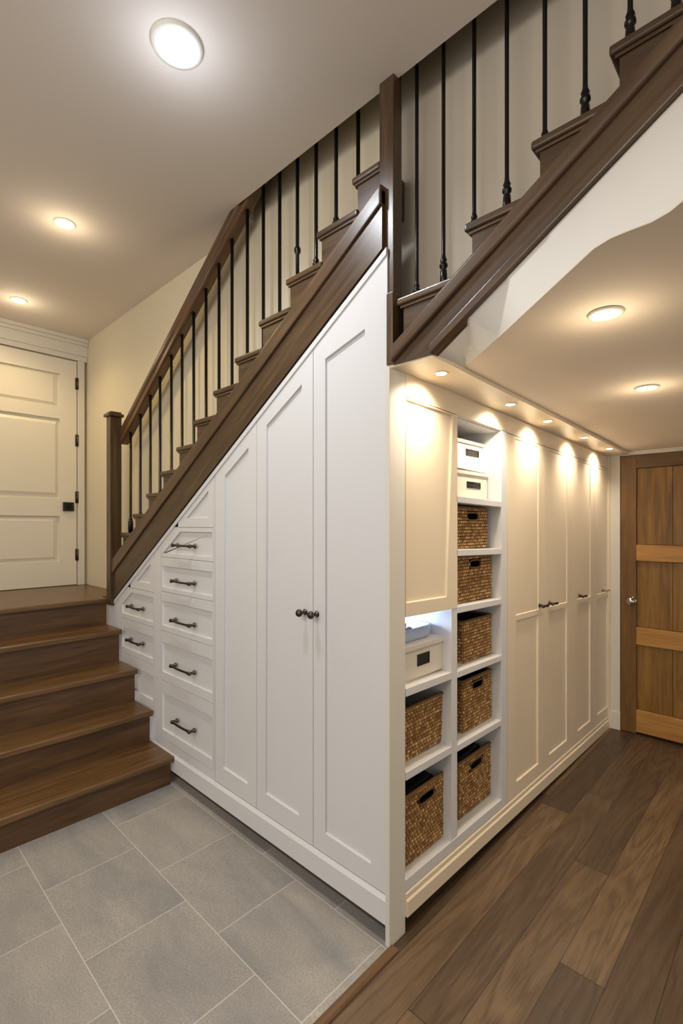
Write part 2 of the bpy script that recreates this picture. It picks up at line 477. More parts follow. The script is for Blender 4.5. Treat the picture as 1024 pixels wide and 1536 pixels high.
# ------------------------------------------------------------------ wooden door on the right
xA, xB = .082, .93
zt = 1.997
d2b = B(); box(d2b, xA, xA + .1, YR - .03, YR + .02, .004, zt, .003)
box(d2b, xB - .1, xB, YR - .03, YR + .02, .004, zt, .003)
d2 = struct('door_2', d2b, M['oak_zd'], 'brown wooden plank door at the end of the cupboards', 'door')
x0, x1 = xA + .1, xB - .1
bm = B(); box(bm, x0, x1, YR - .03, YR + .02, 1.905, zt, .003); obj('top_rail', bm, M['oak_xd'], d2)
def zR(px, py): return onY(px, py, YR)[2]
r1 = (zR(957, 841), zR(957, 817)); r2 = (zR(959, 966), zR(959, 940)); r3 = (.02, zR(961, 1064))
for a, b in (r1, r2, r3):
    bm = B(); box(bm, x0, x1, YR - .034, YR + .02, a, b, .004); obj('rail', bm, M['oak_x'], d2)
for a, b in ((r1[1], 1.905), (r2[1], r1[0]), (r3[1], r2[0])):
    bm = B(); n = 3; w = (x1 - x0) / n
    for k in range(n): box(bm, x0 + k * w + .001, x0 + (k + 1) * w - .001, YR - .012, YR + .012, a + .002, b - .002, .002)
    obj('door_panel', bm, M['oak_z'], d2)
p = onY(948, 901, YR - .03)
bm = B(); lathe(bm, (p[0], YR - .03, p[2]), (0, -1, 0), [(0, .028), (.006, .028), (.009, .012), (.03, .011), (.036, .024), (.05, .029), (.062, .024), (.068, .008)], 24)
obj('door_knob', bm, M['chrome'], d2, label='round chrome door knob')
bm = B(); box(bm, .012, .078, YR - .03, YR + .03, .0, zt + .04, .003); box(bm, .008, .08, YR - .036, YR + .03, 0, .13, .003)
struct('trim_4', bm, M['trimwhite'], 'white upright trim beside the wooden door', 'trim')
bm = B(); box(bm, .0, 1.6, YR - .02, YR + .03, zt + .003, 2.05, .003)
struct('trim_5', bm, M['trimwhite'], 'white strip above the wooden door', 'trim')

# ------------------------------------------------------------------ lower flight and landing
low = thing('lower_staircase', 'five dark wooden steps rising from the tiled floor to the landing', 'stairs', (-1.6, -.9, 0))
zt5 = [.168, .362, .573, .790, ZL]
xn5 = [-1.563, -1.83, -2.045, -2.293, -2.515]
yl0, yr0 = -2.3, -.010
for k in range(5):
    z1 = zt5[k]; z0 = zt5[k - 1] if k else 0.0
    xn = xn5[k]; xr = xn - .028
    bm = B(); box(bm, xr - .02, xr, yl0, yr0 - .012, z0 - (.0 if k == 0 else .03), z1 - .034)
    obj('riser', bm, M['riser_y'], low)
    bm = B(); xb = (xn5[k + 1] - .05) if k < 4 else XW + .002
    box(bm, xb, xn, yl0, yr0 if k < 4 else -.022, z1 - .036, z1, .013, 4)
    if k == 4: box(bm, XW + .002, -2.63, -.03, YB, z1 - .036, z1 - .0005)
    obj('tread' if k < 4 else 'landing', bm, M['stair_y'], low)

# ------------------------------------------------------------------ main flight
def flight(label, loc): return thing('staircase', label, 'stairs', loc)
mf = flight('upper flight of dark wooden stairs rising over the white cabinets', (-2.3, 0, ZL))
def sloped(bm, x0, x1, a, b, dz0, dz1, y0, y1, bev=0.0, seg=2):
    prism(bm, [(x0, y0, a + b * x0 + dz0), (x1, y0, a + b * x1 + dz0), (x1, y0, a + b * x1 + dz1), (x0, y0, a + b * x0 + dz1)], (0, y1 - y0, 0), bev, seg)
XN = -2.512; XE = -.034
bm = B(); sloped(bm, XN, XE, SA, SB, 0, .21, -.012, .03)
obj('string_board', bm, M['stair_s'], mf)
YCAP = -.022
CA, CB = line2((167, 861), (571, 303), YCAP)
CTA, CTB = line2((193, 803), (552, 299), YCAP)
bm = B()
prism(bm, [(XN, YCAP, CA + CB * XN), (XE, YCAP, CA + CB * XE), (XE, YCAP, CTA + CTB * XE), (XN, YCAP, CTA + CTB * XN)], (0, .04, 0), .007, 3)
obj('string_cap', bm, M['cap_s'], mf)
TR, RR = .197, .1255
tx, tz = zip(*[dep(-2.361 + TR * k, 1.446 + RR * k, .012) for k in range(12)])
for k in range(12):
    bm = B(); box(bm, tx[k], min(tx[k] + TR + .03, -.065), .012, YB - .002, tz[k] - .026, tz[k], .008, 3)
    box(bm, tx[k] + .012, min(tx[k] + TR + .03, -.065), .018, YB - .003, tz[k] - .036, tz[k] - .027)
    obj('tread', bm, M['stair_x'], mf)
    bm = B(); x = tx[k] + .022
    zb = (tz[k - 1] if k else 1.30)
    prism(bm, [(x, .024, zb - .03), (min(x + TR, -.065), .024, zb - .03), (min(x + TR, -.065), .024, tz[k] - .036), (x, .024, tz[k] - .036)], (0, YB - .03, 0))
    obj('riser', bm, M['stair_x'], mf)

rf = flight('dark wooden stair flight overhead on the right of the post', (.3, .05, 2.2))
RA, RB = 2.06 - .175 * .656, .656
XR1 = 1.55
bm = B()
def topR(x): return 2.172 + .641 * (x - .03)
prism(bm, [(.012, -.008, 2.064), (.175, -.008, 2.064), (XR1, -.008, zr(XR1)), (XR1, -.008, topR(XR1) - .03), (.012, -.008, topR(.012) - .03)], (0, .036, 0))
obj('string_board', bm, M['stair_s'], rf)
bm = B(); QA, QB = line2((598, 503), (990, 55), -.026); sloped(bm, .012, XR1, QA, QB, -.058, 0, -.026, .028, .012, 4); obj('string_cap', bm, M['cap_s'], rf)
bm = B(); sloped(bm, .172, XR1, RA, RB, .002, .034, -.022, .01, .004); obj('string_trim', bm, M['cap_s'], rf)
rx, rz = zip(*[dep(*q, .0) for q in ((.021, 2.297), (.286, 2.447), (.498, 2.592), (.70, 2.727), (.91, 2.86))])
for k in range(5):
    xe = rx[k] + .27
    bm = B(); box(bm, rx[k], xe, .0, YB - .002, rz[k] - .026, rz[k], .008, 3)
    box(bm, rx[k] + .012, xe, .008, YB - .003, rz[k] - .036, rz[k] - .027)
    obj('tread', bm, M['stair_x'], rf)
    bm = B(); x = rx[k] + .022; zb = topR(rx[k]) - .06
    prism(bm, [(x, .014, zb), (xe, .014, zb + .641 * (xe - rx[k])), (xe, .014, rz[k] - .036), (x, .014, rz[k] - .036)], (0, YB - .03, 0))
    obj('riser', bm, M['stair_x'], rf)

# posts
def tallpost():
    t = thing('stair_post', 'tall square dark wooden post between the two stair flights', 'post', (-.03, .035, ZS))
    bm = B(); box(bm, -.061, .004, .006, .056, ZS + .006, 3.6, .003); obj('shaft', bm, M['stair_z'], t)
    bm = B(); box(bm, -.018, .011, -.008, .06, ZS + .006, 2.325, .004); obj('base_block', bm, M['stair_z'], t)
tallpost()

# ------------------------------------------------------------------ balustrades
YBAL = .072
rail_t = thing('stair_railing', 'dark handrail with newel and thin black balusters over the white cabinets', 'railing', (-2.5, YBAL, ZL))
xa, xb = onY(160, 900, -.005)[0], onY(182, 900, -.005)[0]
zc_ = onY(168, 620, 0)[2]
NX0, NX1 = onY(159.5, 800, -.03)[0], onY(165.5, 800, -.03)[0]
NY1 = onX(182.5, 700, NX1)[1]; xa = NX0 - .012
bm = B(); box(bm, NX0, NX1, -.03, NY1, ZL - .045, zc_ - .03, .003)
nw = obj('newel_post', bm, M['stair_z'], rail_t)
bm = B(); box(bm, NX0 - .014, NX1 + .014, -.046, NY1 + .012, zc_ - .03, zc_ - .008, .005, 3)
prism(bm, [(NX0, -.03, zc_ - .008), (NX1, -.03, zc_ - .008), (NX1, NY1, zc_ - .008), (NX0, NY1, zc_ - .008)], (0, 0, .014), .004)
obj('newel_cap', bm, M['stair_z'], nw)
# handrail
pA = onY(177, 659, YBAL - .03); pB = onY(350, 318, YBAL - .03)
hs = (pB[2] - pA[2]) / (pB[0] - pA[0])
hx0 = -2.46; hx1 = -.8
def hz(x): return pA[2] + hs * (x - pA[0])
prof = [(-.03, -.05), (-.022, -.056), (.022, -.056), (.03, -.05), (.03, -.02), (.038, -.008), (.038, .016), (.03, .036), (.015, .048), (-.015, .048), (-.03, .036), (-.038, .016), (-.038, -.008), (-.03, -.02)]
bm = B()
k_ = 1 / math.cos(math.atan(hs))
prism(bm, [(hx0, YBAL + a, hz(hx0) + b * k_) for a, b in prof], (hx1 - hx0, 0, hs * (hx1 - hx0)), .003, 2)
obj('handrail', bm, M['rail_s'], rail_t)
def tread_z(x, X, Zs):
    z = None
    for a, b in zip(X, Zs):
        if x >= a - .03: z = b
    return z
def baluster(parent, x, zb, zt_, kind, r=.0088):
    bm = B(); n = 8
    if kind == 0: prof = [(0, r * 1.15), (.012, r * 1.15), (.013, r), (zt_ - zb, r)]
    elif kind == 1:
        prof = [(0, r * 1.9), (.075, r * 1.9), (.085, r * 1.2), (.092, r * 1.6), (.1, r), (zt_ - zb, r)]
    elif kind == 2:   # tapered shoe, ring collars and a slim shank
        prof = [(0, r * 1.5), (.045, r * 1.9), (.072, r * 1.7), (.078, r * 1.2), (.084, r * 2.1), (.094, r * 2.1), (.1, r * 1.3), (.108, r * 1.8), (.117, r * 1.2), (.13, r), (zt_ - zb, r)]
    elif kind == 3:   # short collars low on the bar
        prof = [(0, r * 1.3), (.02, r * 1.5), (.026, r * 1.1), (.032, r * 1.9), (.042, r * 1.9), (.048, r * 1.2), (.055, r * 1.6), (.065, r * 1.05), (.075, r), (zt_ - zb, r)]
    else:             # one knuckle part way up
        h = .13
        prof = [(0, r), (h, r), (h + .012, r * 1.8), (h + .024, r * 1.8), (h + .036, r), (zt_ - zb, r)]
    lathe(bm, (x, YBAL, zb), (0, 0, 1), prof, n, PI / 8)
    obj('baluster', bm, M['iron'], parent)
bx = [(196, 1), (210.5, 0), (225.5, 0), (240, 0), (257, 0), (273, 0), (290.5, 0), (309, 0), (328.5, 0), (348, 0), (371, 0), (395, 0), (419.5, 0), (446, 4), (474, 3), (504, 3), (537, 0)]
for px, kd in bx:
    x = onY(px, 600, YBAL)[0]
    zb = tread_z(x, tx, tz) or tz[0]
    top = hz(x) - .02 if x < -1.0 else 3.35
    top = min(top, 3.35)
    baluster(rail_t, x, zb, top, kd)
rail_u = thing('stair_railing', 'black collared iron balusters standing on the right stair flight', 'railing', (.4, YBAL, 2.3))
for px, kd in [(625, 3), (665, 2), (711, 3), (760, 2), (817, 3), (877.5, 2), (945, 2), (1014, 2)]:
    x = onY(px, 300, YBAL)[0]
    zb = tread_z(x, rx, rz) or rz[0]
    baluster(rail_u, x, zb, 3.9, kd, .0068)
# brass hook on the newel's far side
p = onY(157, 848, .0)
hk = B(); lathe(hk, (xa + .012, .03, p[2]), (-1, 0, 0), [(0, .02), (.006, .02), (.01, .008), (.035, .007), (.04, .016), (.05, .018), (.058, .01)], 14)
box(hk, xa + .005, xa + .012, .015, .045, p[2] - .05, p[2] + .05, .003)
obj('latch', hk, M['brass'], nw, label='small brass latch')

# ------------------------------------------------------------------ left cabinets (white, under the stairs)
def fy(u, v, w): return (u, -w, v)                     # face of the left run, room side is -y
def pz(px, py): q = onY(px, py, 0); return (q[0], q[2])
GA = SA - .004
ZB0 = .168                                              # top of the base board
def lboard(bm, x0, x1, z0, z1, y0=0.0, y1=.02, bev=0.0):
    poly = clip([(x0, z0), (x1, z0), (x1, z1), (x0, z1)], GA, SB)
    if len(poly) > 2: prism(bm, [(x, y0, z) for x, z in poly], (0, y1 - y0, 0), bev)
def inset(poly, d):
    n = len(poly); out = []
    ar = sum(poly[i][0] * poly[(i + 1) % n][1] - poly[(i + 1) % n][0] * poly[i][1] for i in range(n))
    s = 1 if ar > 0 else -1
    ds = d if isinstance(d, (list, tuple)) else [d] * n
    L = []
    for i in range(n):
        p, q = poly[i], poly[(i + 1) % n]
        ux, uz = q[0] - p[0], q[1] - p[1]; l = math.hypot(ux, uz)
        nx, nz = -uz / l * s, ux / l * s
        L.append((p[0] + nx * ds[i], p[1] + nz * ds[i], ux / l, uz / l))
    for i in range(n):
        a = L[i - 1]; b = L[i]
        den = a[2] * b[3] - a[3] * b[2]
        t = ((b[0] - a[0]) * b[3] - (b[1] - a[1]) * b[2]) / den
        out.append((a[0] + a[2] * t, a[1] + a[3] * t))
    return out
def pull(parent, x, z, half):
    bm = B(); y = -.002
    for s in (-1, 1):
        lathe(bm, (x + s * half, y, z), (0, -1, 0), [(0, .014), (.004, .014), (.007, .008), (.024, .0075), (.028, .011), (.036, .011), (.039, .006)], 14)
    tube(bm, [(x + half * (k / 6 - 1) if k <= 12 else x, y - .029 - .005 * (1 - ((k - 6) / 6) ** 2), z) for k in range(13)], [.0085 if k in (0, 1, 11, 12) else .0062 for k in range(13)], 12)
    obj('pull_handle', bm, M['pewter'], parent, label='dark pewter bar handle')
def drawer_bank(label, xl, xr, tiers, tri, xframe0, xframe1, group):
    """tiers: (ztop, zbot, frame widths); xl..xr drawer opening, xframe0..xframe1 outer stiles"""
    t = thing('drawer_cabinet', label, 'cabinet', ((xl + xr) / 2, 0, ZB0), None)
    bm = B()
    lboard(bm, xframe0, xframe1, ZB0, 3.2, .024, .15)
    obj('carcass', bm, M['white'], t)
    bm = B()
    lboard(bm, xframe0, xl - .002, ZB0, 3.2); lboard(bm, xr + .002, xframe1, ZB0, 3.2)
    tops = [tt[0] for tt in tiers] ; bots = [tt[1] for tt in tiers]
    lboard(bm, xl - .002, xr + .002, ZB0, bots[-1] - .0015)
    sloped(bm, xl - .002, min(xr + .002, (tops[0] - GA) / SB + .09), GA, SB, -.059, -.002, .0, .02)
    obj('face_frame', bm, M['white'], t)
    for (z1, z0, dt, db, hx, hzz) in tiers:
        poly = clip([(xl + .001, z0 + .001), (xr - .001, z0 + .001), (xr - .001, z1 - .0012), (xl + .001, z1 - .0012)], GA - .06, SB)
        keep = [p for k, p in enumerate(poly) if math.hypot(p[0] - poly[k - 1][0], p[1] - poly[k - 1][1]) > .03]
        poly = keep
        if len(poly) < 3: continue
        ds = []
        for p, q in zip(poly, poly[1:] + poly[:1]):
            dx, dz = q[0] - p[0], q[1] - p[1]
            if abs(dz) < 1e-5: ds.append(db if dx > 0 else dt)
            elif abs(dx) < 1e-5: ds.append(.012)
            else: ds.append(.03)
        bm = B(); panel(bm, poly, inset(poly, ds), fy, .011, .019)
        d = obj('drawer', bm, M['white'], t)
        if hx is not None: pull(d, hx[0], hzz, hx[1])
    if tri:
        zt0 = tops[0] + .0012
        poly = clip([(xl, zt0), (xr, zt0), (xr, 3.2), (xl, 3.2)], GA - .006, SB)
        bm = B()
        panel(bm, poly, inset(poly, .05) if len(poly) == 3 else inset(poly, .05), fy, .009, .019)
        obj('corner_panel', bm, M['white'], t)
    return t
zmid = lambda px, a, b: pz(px, (a + b) / 2)[1]
def tier(px, seam0, line, shade, seam1, hpx=None, hy=None):
    """seam above, top and bottom of the recess, seam below, all picture rows at column px"""
    h = None
    z = [pz(px, v)[1] for v in (seam0, line, shade, seam1)]
    if hpx:
        a = pz(hpx[0], 900)[0]; b = pz(hpx[1], 900)[0]; h = ((a + b) / 2, (b - a) / 2)
        hy = pz(sum(hpx) / 2, hy)[1]
    return (z[0], z[3], z[0] - z[1], z[2] - z[3], h, hy)
xA0 = pz(231, 900)[0]; xB0 = pz(241.5, 900)[0]; xB1 = pz(320, 900)[0]
tA = [tier(208, 884, 891, 927, 934, (198, 215), 911), tier(208, 934, 948, 980, 988, (197, 215), 962), tier(222, 994, 1010, 1047, 1060)]
# clip the hidden left part of the narrow bank behind the steps
drawer_bank('narrow drawer cabinet in the low corner above the wooden steps', -2.34, xA0, tA, True, -2.56, (xA0 + xB0) / 2, None)
tB = [tier(281, 791, 797.3, 833, 839, (267, 293), 818.5), tier(281, 839, 853, 888, 894.5, (265, 292), 873), tier(281, 894.5, 909, 949, 957.5, (264, 292), 933.5), tier(281, 957.5, 976, 1024, 1037.5, (264, 292), 1003), tier(281, 1037.5, 1056, 1117, 1131, (266, 292), 1088)]
drawer_bank('white cabinet with five stacked drawers beside the wooden steps', xB0, xB1, tB, True, (xA0 + xB0) / 2, xB1 + .012, None)

def tall_door(par, xl, xr, ipx, name='door', knob=None):
    """door leaf xl..xr clipped by the stair slope, inner recess from pixel corners"""
    poly = [(xl, ZB0 + .004), (xr, ZB0 + .004), (xr, GA + SB * xr - .012), (xl, GA + SB * xl - .012)]
    bm = B(); panel(bm, poly, [pz(*q) for q in ipx], fy, .010, .019)
    d = obj(name, bm, M['white'], par)
    if knob:
        bm = B(); lathe(bm, (knob[0], -.0, knob[1]), (0, -1, 0), [(0, .013), (.004, .013), (.007, .006), (.022, .006), (.027, .013), (.034, .0165), (.041, .0155), (.046, .011), (.048, .004)], 20)
        obj('knob', bm, M['pewter'], d, label='round dark pewter knob')
    return d
xC0, xC1 = xB1 + .016, pz(385, 900)[0]; xD = pz(469.5, 900)[0]; xE_ = pz(580.5, 900)[0]
cC = thing('tall_cabinet', 'narrow white slope-topped cabinet door without handle, right of the drawers', 'cabinet', ((xC0 + xC1) / 2, 0, ZB0))
bm = B(); lboard(bm, xC0 - .002, xC1, ZB0, 3.2, .024, .15); obj('carcass', bm, M['white'], cC)
tall_door(cC, xC0, xC1 - .0015, [(334.5, 1152), (371, 1176.5), (372.5, 671), (337, 713.5)])
cD = thing('wardrobe_cabinet', 'tall white slope-topped double-door cupboard under the stairs', 'cabinet', ((xC1 + xE_) / 2, 0, ZB0))
bm = B(); lboard(bm, xC1, xE_ + .0, ZB0, 3.2, .024, .07); lboard(bm, xC1, -.5, ZB0, 3.2, .07, .15); obj('carcass', bm, M['white'], cD)
kz = pz(464, 919)
tall_door(cD, xC1 + .0015, xD - .0015, [(398, 1190.5), (448, 1224), (452.5, 576), (399.5, 638)], knob=(pz(458, 918)[0], pz(458, 918)[1]))
tall_door(cD, xD + .0015, xE_, [(487.5, 1250.5), (556, 1296.5), (547, 493), (487.5, 538)], knob=(pz(475.5, 921)[0], pz(475.5, 921)[1]))
# bevelled slope trim under the string, base, toe
bm = B(); sloped(bm, -2.47, xE_, GA, SB, -.03, -.002, -.006, .02, .003)
struct('trim_6', bm, M['white'], 'white sloping strip under the stair string', 'trim')
bm = B()
prism(bm, [(-1.9, -.012, .072), (-1.9, -.012, ZB0 - .014), (-1.9, -.0, ZB0), (-1.9, .03, ZB0), (-1.9, .03, .072)], (1.9 + xE_ + .002, 0, 0))
struct('baseboard_left', bm, M['white'], 'white base board below the white cabinets', 'baseboard')
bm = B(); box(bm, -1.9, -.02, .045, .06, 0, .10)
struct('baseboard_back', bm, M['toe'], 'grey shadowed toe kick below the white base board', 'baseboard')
bm = B(); box(bm, -.019, .0, -.012, .082, .0, ZS - .004, .002)
struct('trim_7', bm, M['trimwhite'], 'cream upright corner board between the white and cream cabinets', 'trim')

# ------------------------------------------------------------------ right joinery
DEP = -.36
def yx(px, x=0.0): return onX(px, 900, x)[1]
yP, yd0, yd1, yj0, yj1 = .083, yx(677.5), yx(686), yx(752), yx(760.5)
ZT = 1.972
su = thing('shelf_unit', 'cream open shelf unit with baskets and a short upper door', 'shelf', (-.18, .45, 0))
bm = B()
box(bm, DEP - .015, DEP, yP, yj1, .14, ZT + .02)                   # back
box(bm, DEP, -.02, yP - .0, yP + .004, .14, ZT + .02)
box(bm, DEP, -.002, yd0, yd1, .19, 1.19)                   # divider
box(bm, DEP, -.022, yd0 + .012, yd1 - .006, 1.19, ZT)
box(bm, DEP, -.0, yj0, yj1, .146, ZT + .01, .0015)          # right jamb
box(bm, DEP, .0, yP, yj0, .15, .193, .0015)                 # floor
box(bm, DEP, -.022, yP, yj0, ZT, ZT + .02)
obj('carcass', bm, M['white'], su, tilt=True)
bm = B(); box(bm, -.02, .0, yP, yj1 + .0, ZT + .004, ZS - .002); obj('head_rail', bm, M['cream'], su, tilt=True)
SH2 = [(1.803, -.085), (1.632, -.0), (1.405, -.0), (1.163, -.0), (.89, -.0), (.578, -.0)]
for z, xf in SH2:
    bm = B(); box(bm, DEP, xf, yd1 - (.006 if z > 1.2 else 0), yj0, z - .027, z, .002); obj('shelf', bm, M['white'], su, tilt=True)
for z in (.897, .588):
    bm = B(); box(bm, DEP, -.0, yP + .004, yd0, z - .03, z, .002); obj('shelf', bm, M['white'], su, tilt=True)
bm = B(); box(bm, DEP, -.022, yP + .004, yd0 + .012, 1.163, 1.185); obj('shelf', bm, M['white'], su, tilt=True)
def fxr(u, v, w): return (w, u, v)
zpu = 1.212
bm = B()
panel(bm, [(yP + .002, 1.160), (yd1 - .001, 1.160), (yd1 - .001, ZT + .0), (yP + .002, ZT + .0)][:4],
      [(.088, zpu), (yx(670), zpu), (yx(679), ZT - .025 + .02), (.088, ZT + -.005)], fxr, .011, .02)
obj('door', bm, M['cream'], su, tilt=True, label='plain recessed-panel door above the cubby')
# LED strip in the cubby
bm = B(); box(bm, DEP + .03, DEP + .05, yP + .03, yd0 - .02, 1.150, 1.160, .002); obj('light_strip', bm, M['led_b'], su, tilt=True, label='cool white light strip')

def tall_unit(name, label, y0, y1, leaves):
    t = thing(name, label, 'cupboard', (-.18, (y0 + y1) / 2, .14))
    bm = B(); box(bm, DEP, -.022, y0, y1, .14, ZT + .02); obj('carcass', bm, M['cream'], t, tilt=True)
    bm = B(); box(bm, -.022, 0, y0, y1, ZT + .004, ZS - .002); obj('head_rail', bm, M['cream'], t, tilt=True)
    for (a, b, pa, pb, hy, hdir, mat) in leaves:
        bm = B(); zb = .149; zm = 1.05
        def p4(u0, u1, v0, v1): return [(u0, v0), (u1, v0), (u1, v1), (u0, v1)]
        panel(bm, p4(a, b, zb, zm), p4(pa, pb, .217, zm - .012), fxr, .008, .02)
        panel(bm, p4(a, b, zm, ZT), p4(pa - .004, pb + .004, zm + .014, ZT - .012), fxr, .0045, .02)
        d = obj('door', bm, M['cream'], t, tilt=True)
        hh = 1.087
        bm = B()
        lathe(bm, (0, hy, hh), (1, 0, 0), [(0, .012), (.004, .012), (.006, .006), (.03, .006)], 14)
        s = .04
        lathe(bm, (.033, hy - s, hh), (0, 1, 0), [(0, .005), (.004, .0085), (.022, .0075), (.03, .0055), (s, .0075), (2 * s - .03, .0055), (2 * s - .022, .0075), (2 * s - .004, .0085), (2 * s, .005)], 12)
        obj('handle', bm, M[mat], d, tilt=True, label='small dark T-bar handle' if mat == 'pewter' else 'small bright T-bar handle')
    return t
y1_, y2_, y3_, y4_, y5_ = yx(761), yx(815), yx(859), yx(891), yx(918)
tall_unit('wardrobe_cupboard', 'cream double-door cupboard right of the basket shelves', yj1 + .001, y3_ - .001, [
    (yj1 + .003, y2_ - .0015, yx(774), yx(807), yx(808.5), 1, 'pewter'), (y2_ + .0015, y3_ - .003, yx(823), yx(850), yx(823), 1, 'pewter')])
tall_unit('wardrobe_cupboard', 'cream single-door cupboard between the double-door and end cupboards', y3_, y4_ - .001, [
    (y3_ + .002, y4_ - .003, yx(866), yx(885), yx(868.5), 1, 'pewter')])
tall_unit('wardrobe_cupboard', 'cream end cupboard nearest the wooden door, with a bright handle', y4_, YR - .04, [
    (y4_ + .002, YR - .043, yx(895.5), yx(911), yx(903), 1, 'chrome')])
bm = B()
prism(bm, [(.0, yP - .001, .062), (.010, yP - .001, .062), (.010, yP - .001, .118), (.004, yP - .001, .124), (.004, yP - .001, .142), (-.0, yP - .001, .1475), (-.03, yP - .001, .1475), (-.03, yP - .001, .062)], (0, YR - .04 - yP, 0))
struct('baseboard_right', bm, M['cream'], 'cream stepped plinth along the right cupboards', 'baseboard', tilt=True)
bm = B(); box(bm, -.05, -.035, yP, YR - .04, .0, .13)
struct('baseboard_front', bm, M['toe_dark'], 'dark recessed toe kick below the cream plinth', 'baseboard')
bm = B(); box(bm, -.02, .012, YR - .038, YR + .03, 0, ZS - .06)
struct('trim_8', bm, M['cream'], 'cream filler strip closing the cupboards against the end wall', 'trim')

# ------------------------------------------------------------------ baskets and boxes
def basket(label, yc, xf, zb, w, d, h, cut='slot', taper=.0, wtop=.0, group='woven seagrass storage baskets'):
    """open woven box: front face at x = xf, centred on yc; handle hole in the front"""
    zb = zb - TILT * yc
    t = thing('storage_basket', label, 'basket', (xf - d / 2, yc, zb))
    bm = B(); lay = bm.loops.layers.float_color.new('strand')
    rnd = random.Random(int(yc * 1000 + zb * 7777))
    ch, cw = .0145, .0185
    hole = None
    if cut: hw, hh_, hz_ = (.050, .0175, h - .038) if cut == 'slot' else (.055, .02, h - .05)
    def place(side, u, v, w_):
        s = 1 + taper * (v / h)
        if side == 0: return (xf - d / 2 + (d / 2) * s + w_, yc + u * s, zb + v)          # front
        if side == 1: return (xf - d / 2 + u * s, yc - (w / 2) * s - w_, zb + v)           # near side
        if side == 2: return (xf - d / 2 - (d / 2) * s - w_, yc - u * s, zb + v)
        return (xf - d / 2 - u * s, yc + (w / 2) * s + w_, zb + v)
    for side in range(4):
        L = w if side in (0, 2) else d
        nx = max(4, round(L / cw)); nz = round(h / ch)
        cu, cv = L / nx, h / nz
        for r in range(nz):
            for c in range(-1, nx + 1):
                u0 = -L / 2 + (c + (.5 if r % 2 else 0)) * cu; u1 = u0 + cu
                u0 = max(u0, -L / 2); u1 = min(u1, L / 2)
                if u1 - u0 < .002: continue
                v0 = r * cv; v1 = v0 + cv
                um, vm = (u0 + u1) / 2, (v0 + v1) / 2
                if cut and side in (0, 2) and abs(um) < hw + .002 and abs(vm - hz_) < hh_: continue
                j = (rnd.random() - .5) * .0012
                g = .0007; b = .0042 + (rnd.random()) * .0016
                lean = cu * .22 * (1 if r % 2 else -1)
                o = [bm.verts.new(place(side, a, q, 0)) for a, q in ((u0, v0), (u1, v0), (u1, v1), (u0, v1))]
                i_ = [bm.verts.new(place(side, a, q, b)) for a, q in ((u0 + .26 * cu + lean * .3, v0 + g + .18 * cv), (u1 - .2 * cu + lean * .3, v0 + g + .24 * cv), (u1 - .26 * cu + lean * .3, v1 - g - .16 * cv), (u0 + .2 * cu + lean * .3, v1 - g - .24 * cv))]
                val = min(1, max(0, .62 + (rnd.random() - .5) * .6)) ; lo_ = val * .12  # pale crowns, dark gaps: highlight and shade put into the strand colour
                fs = [bm.faces.new(i_)]
                for k in range(4): fs.append(bm.faces.new([o[k], o[(k + 1) % 4], i_[(k + 1) % 4], i_[k]]))
                for fi, f in enumerate(fs):
                    for lp in f.loops:
                        q = val if lp.vert in i_ else lo_
                        lp[lay] = (q, q, q, 1)
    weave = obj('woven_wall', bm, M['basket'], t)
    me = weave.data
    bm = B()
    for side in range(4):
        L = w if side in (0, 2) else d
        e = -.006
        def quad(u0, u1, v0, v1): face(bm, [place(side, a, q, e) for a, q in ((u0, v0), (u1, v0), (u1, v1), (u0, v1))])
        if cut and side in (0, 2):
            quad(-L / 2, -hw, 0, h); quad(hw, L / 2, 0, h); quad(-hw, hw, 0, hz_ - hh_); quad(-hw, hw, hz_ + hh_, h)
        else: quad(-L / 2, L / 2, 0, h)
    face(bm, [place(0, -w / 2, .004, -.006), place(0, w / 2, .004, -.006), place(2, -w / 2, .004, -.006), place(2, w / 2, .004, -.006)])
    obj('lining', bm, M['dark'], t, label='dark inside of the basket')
    # braided rim and handle rim
    bm = B()
    cs = [place(0, -w / 2, h, 0), place(0, w / 2, h, 0), place(2, -w / 2, h, 0), place(2, w / 2, h, 0)]
    for a, b in zip(cs, cs[1:] + cs[:1]):
        n = 14; pts = [Vector(a).lerp(Vector(b), k / n) for k in range(n + 1)]
        tube(bm, pts, [.0062 + .0012 * (k % 2) for k in range(n + 1)], 8)
    if cut:
        pts = []
        for k in range(25):
            a = 2 * PI * k / 24; cx_, sx_ = math.cos(a), math.sin(a)
            u = hw * (abs(cx_) ** .5) * (1 if cx_ >= 0 else -1); v = hz_ + hh_ * (abs(sx_) ** .5) * (1 if sx_ >= 0 else -1)
            pts.append(place(0, u, v, .003))
        tube(bm, pts, .0042, 8)
    obj('rim', bm, M['rim'], t)
    return t
XF = -.05
def span(pl, pr, x=XF): a, b = onX(pl, 900, x)[1], onX(pr, 900, x)[1]; return (a + b) / 2, b - a
def hgt(px, top, zshelf, x=XF):
    q = onX(px, top, x); return q[2] - (zshelf - TILT * q[1])
c, w = span(683, 730.5); basket('topmost woven basket, on the shelf just below two ivory boxes', c, XF, 1.407, w, .26, .185, 'slot')
c, w = span(684, 736.5); basket('second woven basket from the top in the right column', c, XF, 1.165, w, .26, .208, 'slot')
c, w = span(694, 736); basket('third woven basket down, below the square basket with dark label slot', c, XF, .892, w, .26, .186, None)
c, w = span(693, 736); basket('fourth woven basket down in the right column, with a small front slot', c, XF, .580, w, .26, .230, 'slot')
c, w = span(687, 737, -.06); basket('bottom woven basket of the right column, standing on the base', c, -.06, .196, w, .26, .250, 'big')
c, w = span(601, 664, -.055); basket('woven basket without front slot, on the shelf below the ivory box with a dish', c, -.055, .590, w, .26, .206, None, .06)
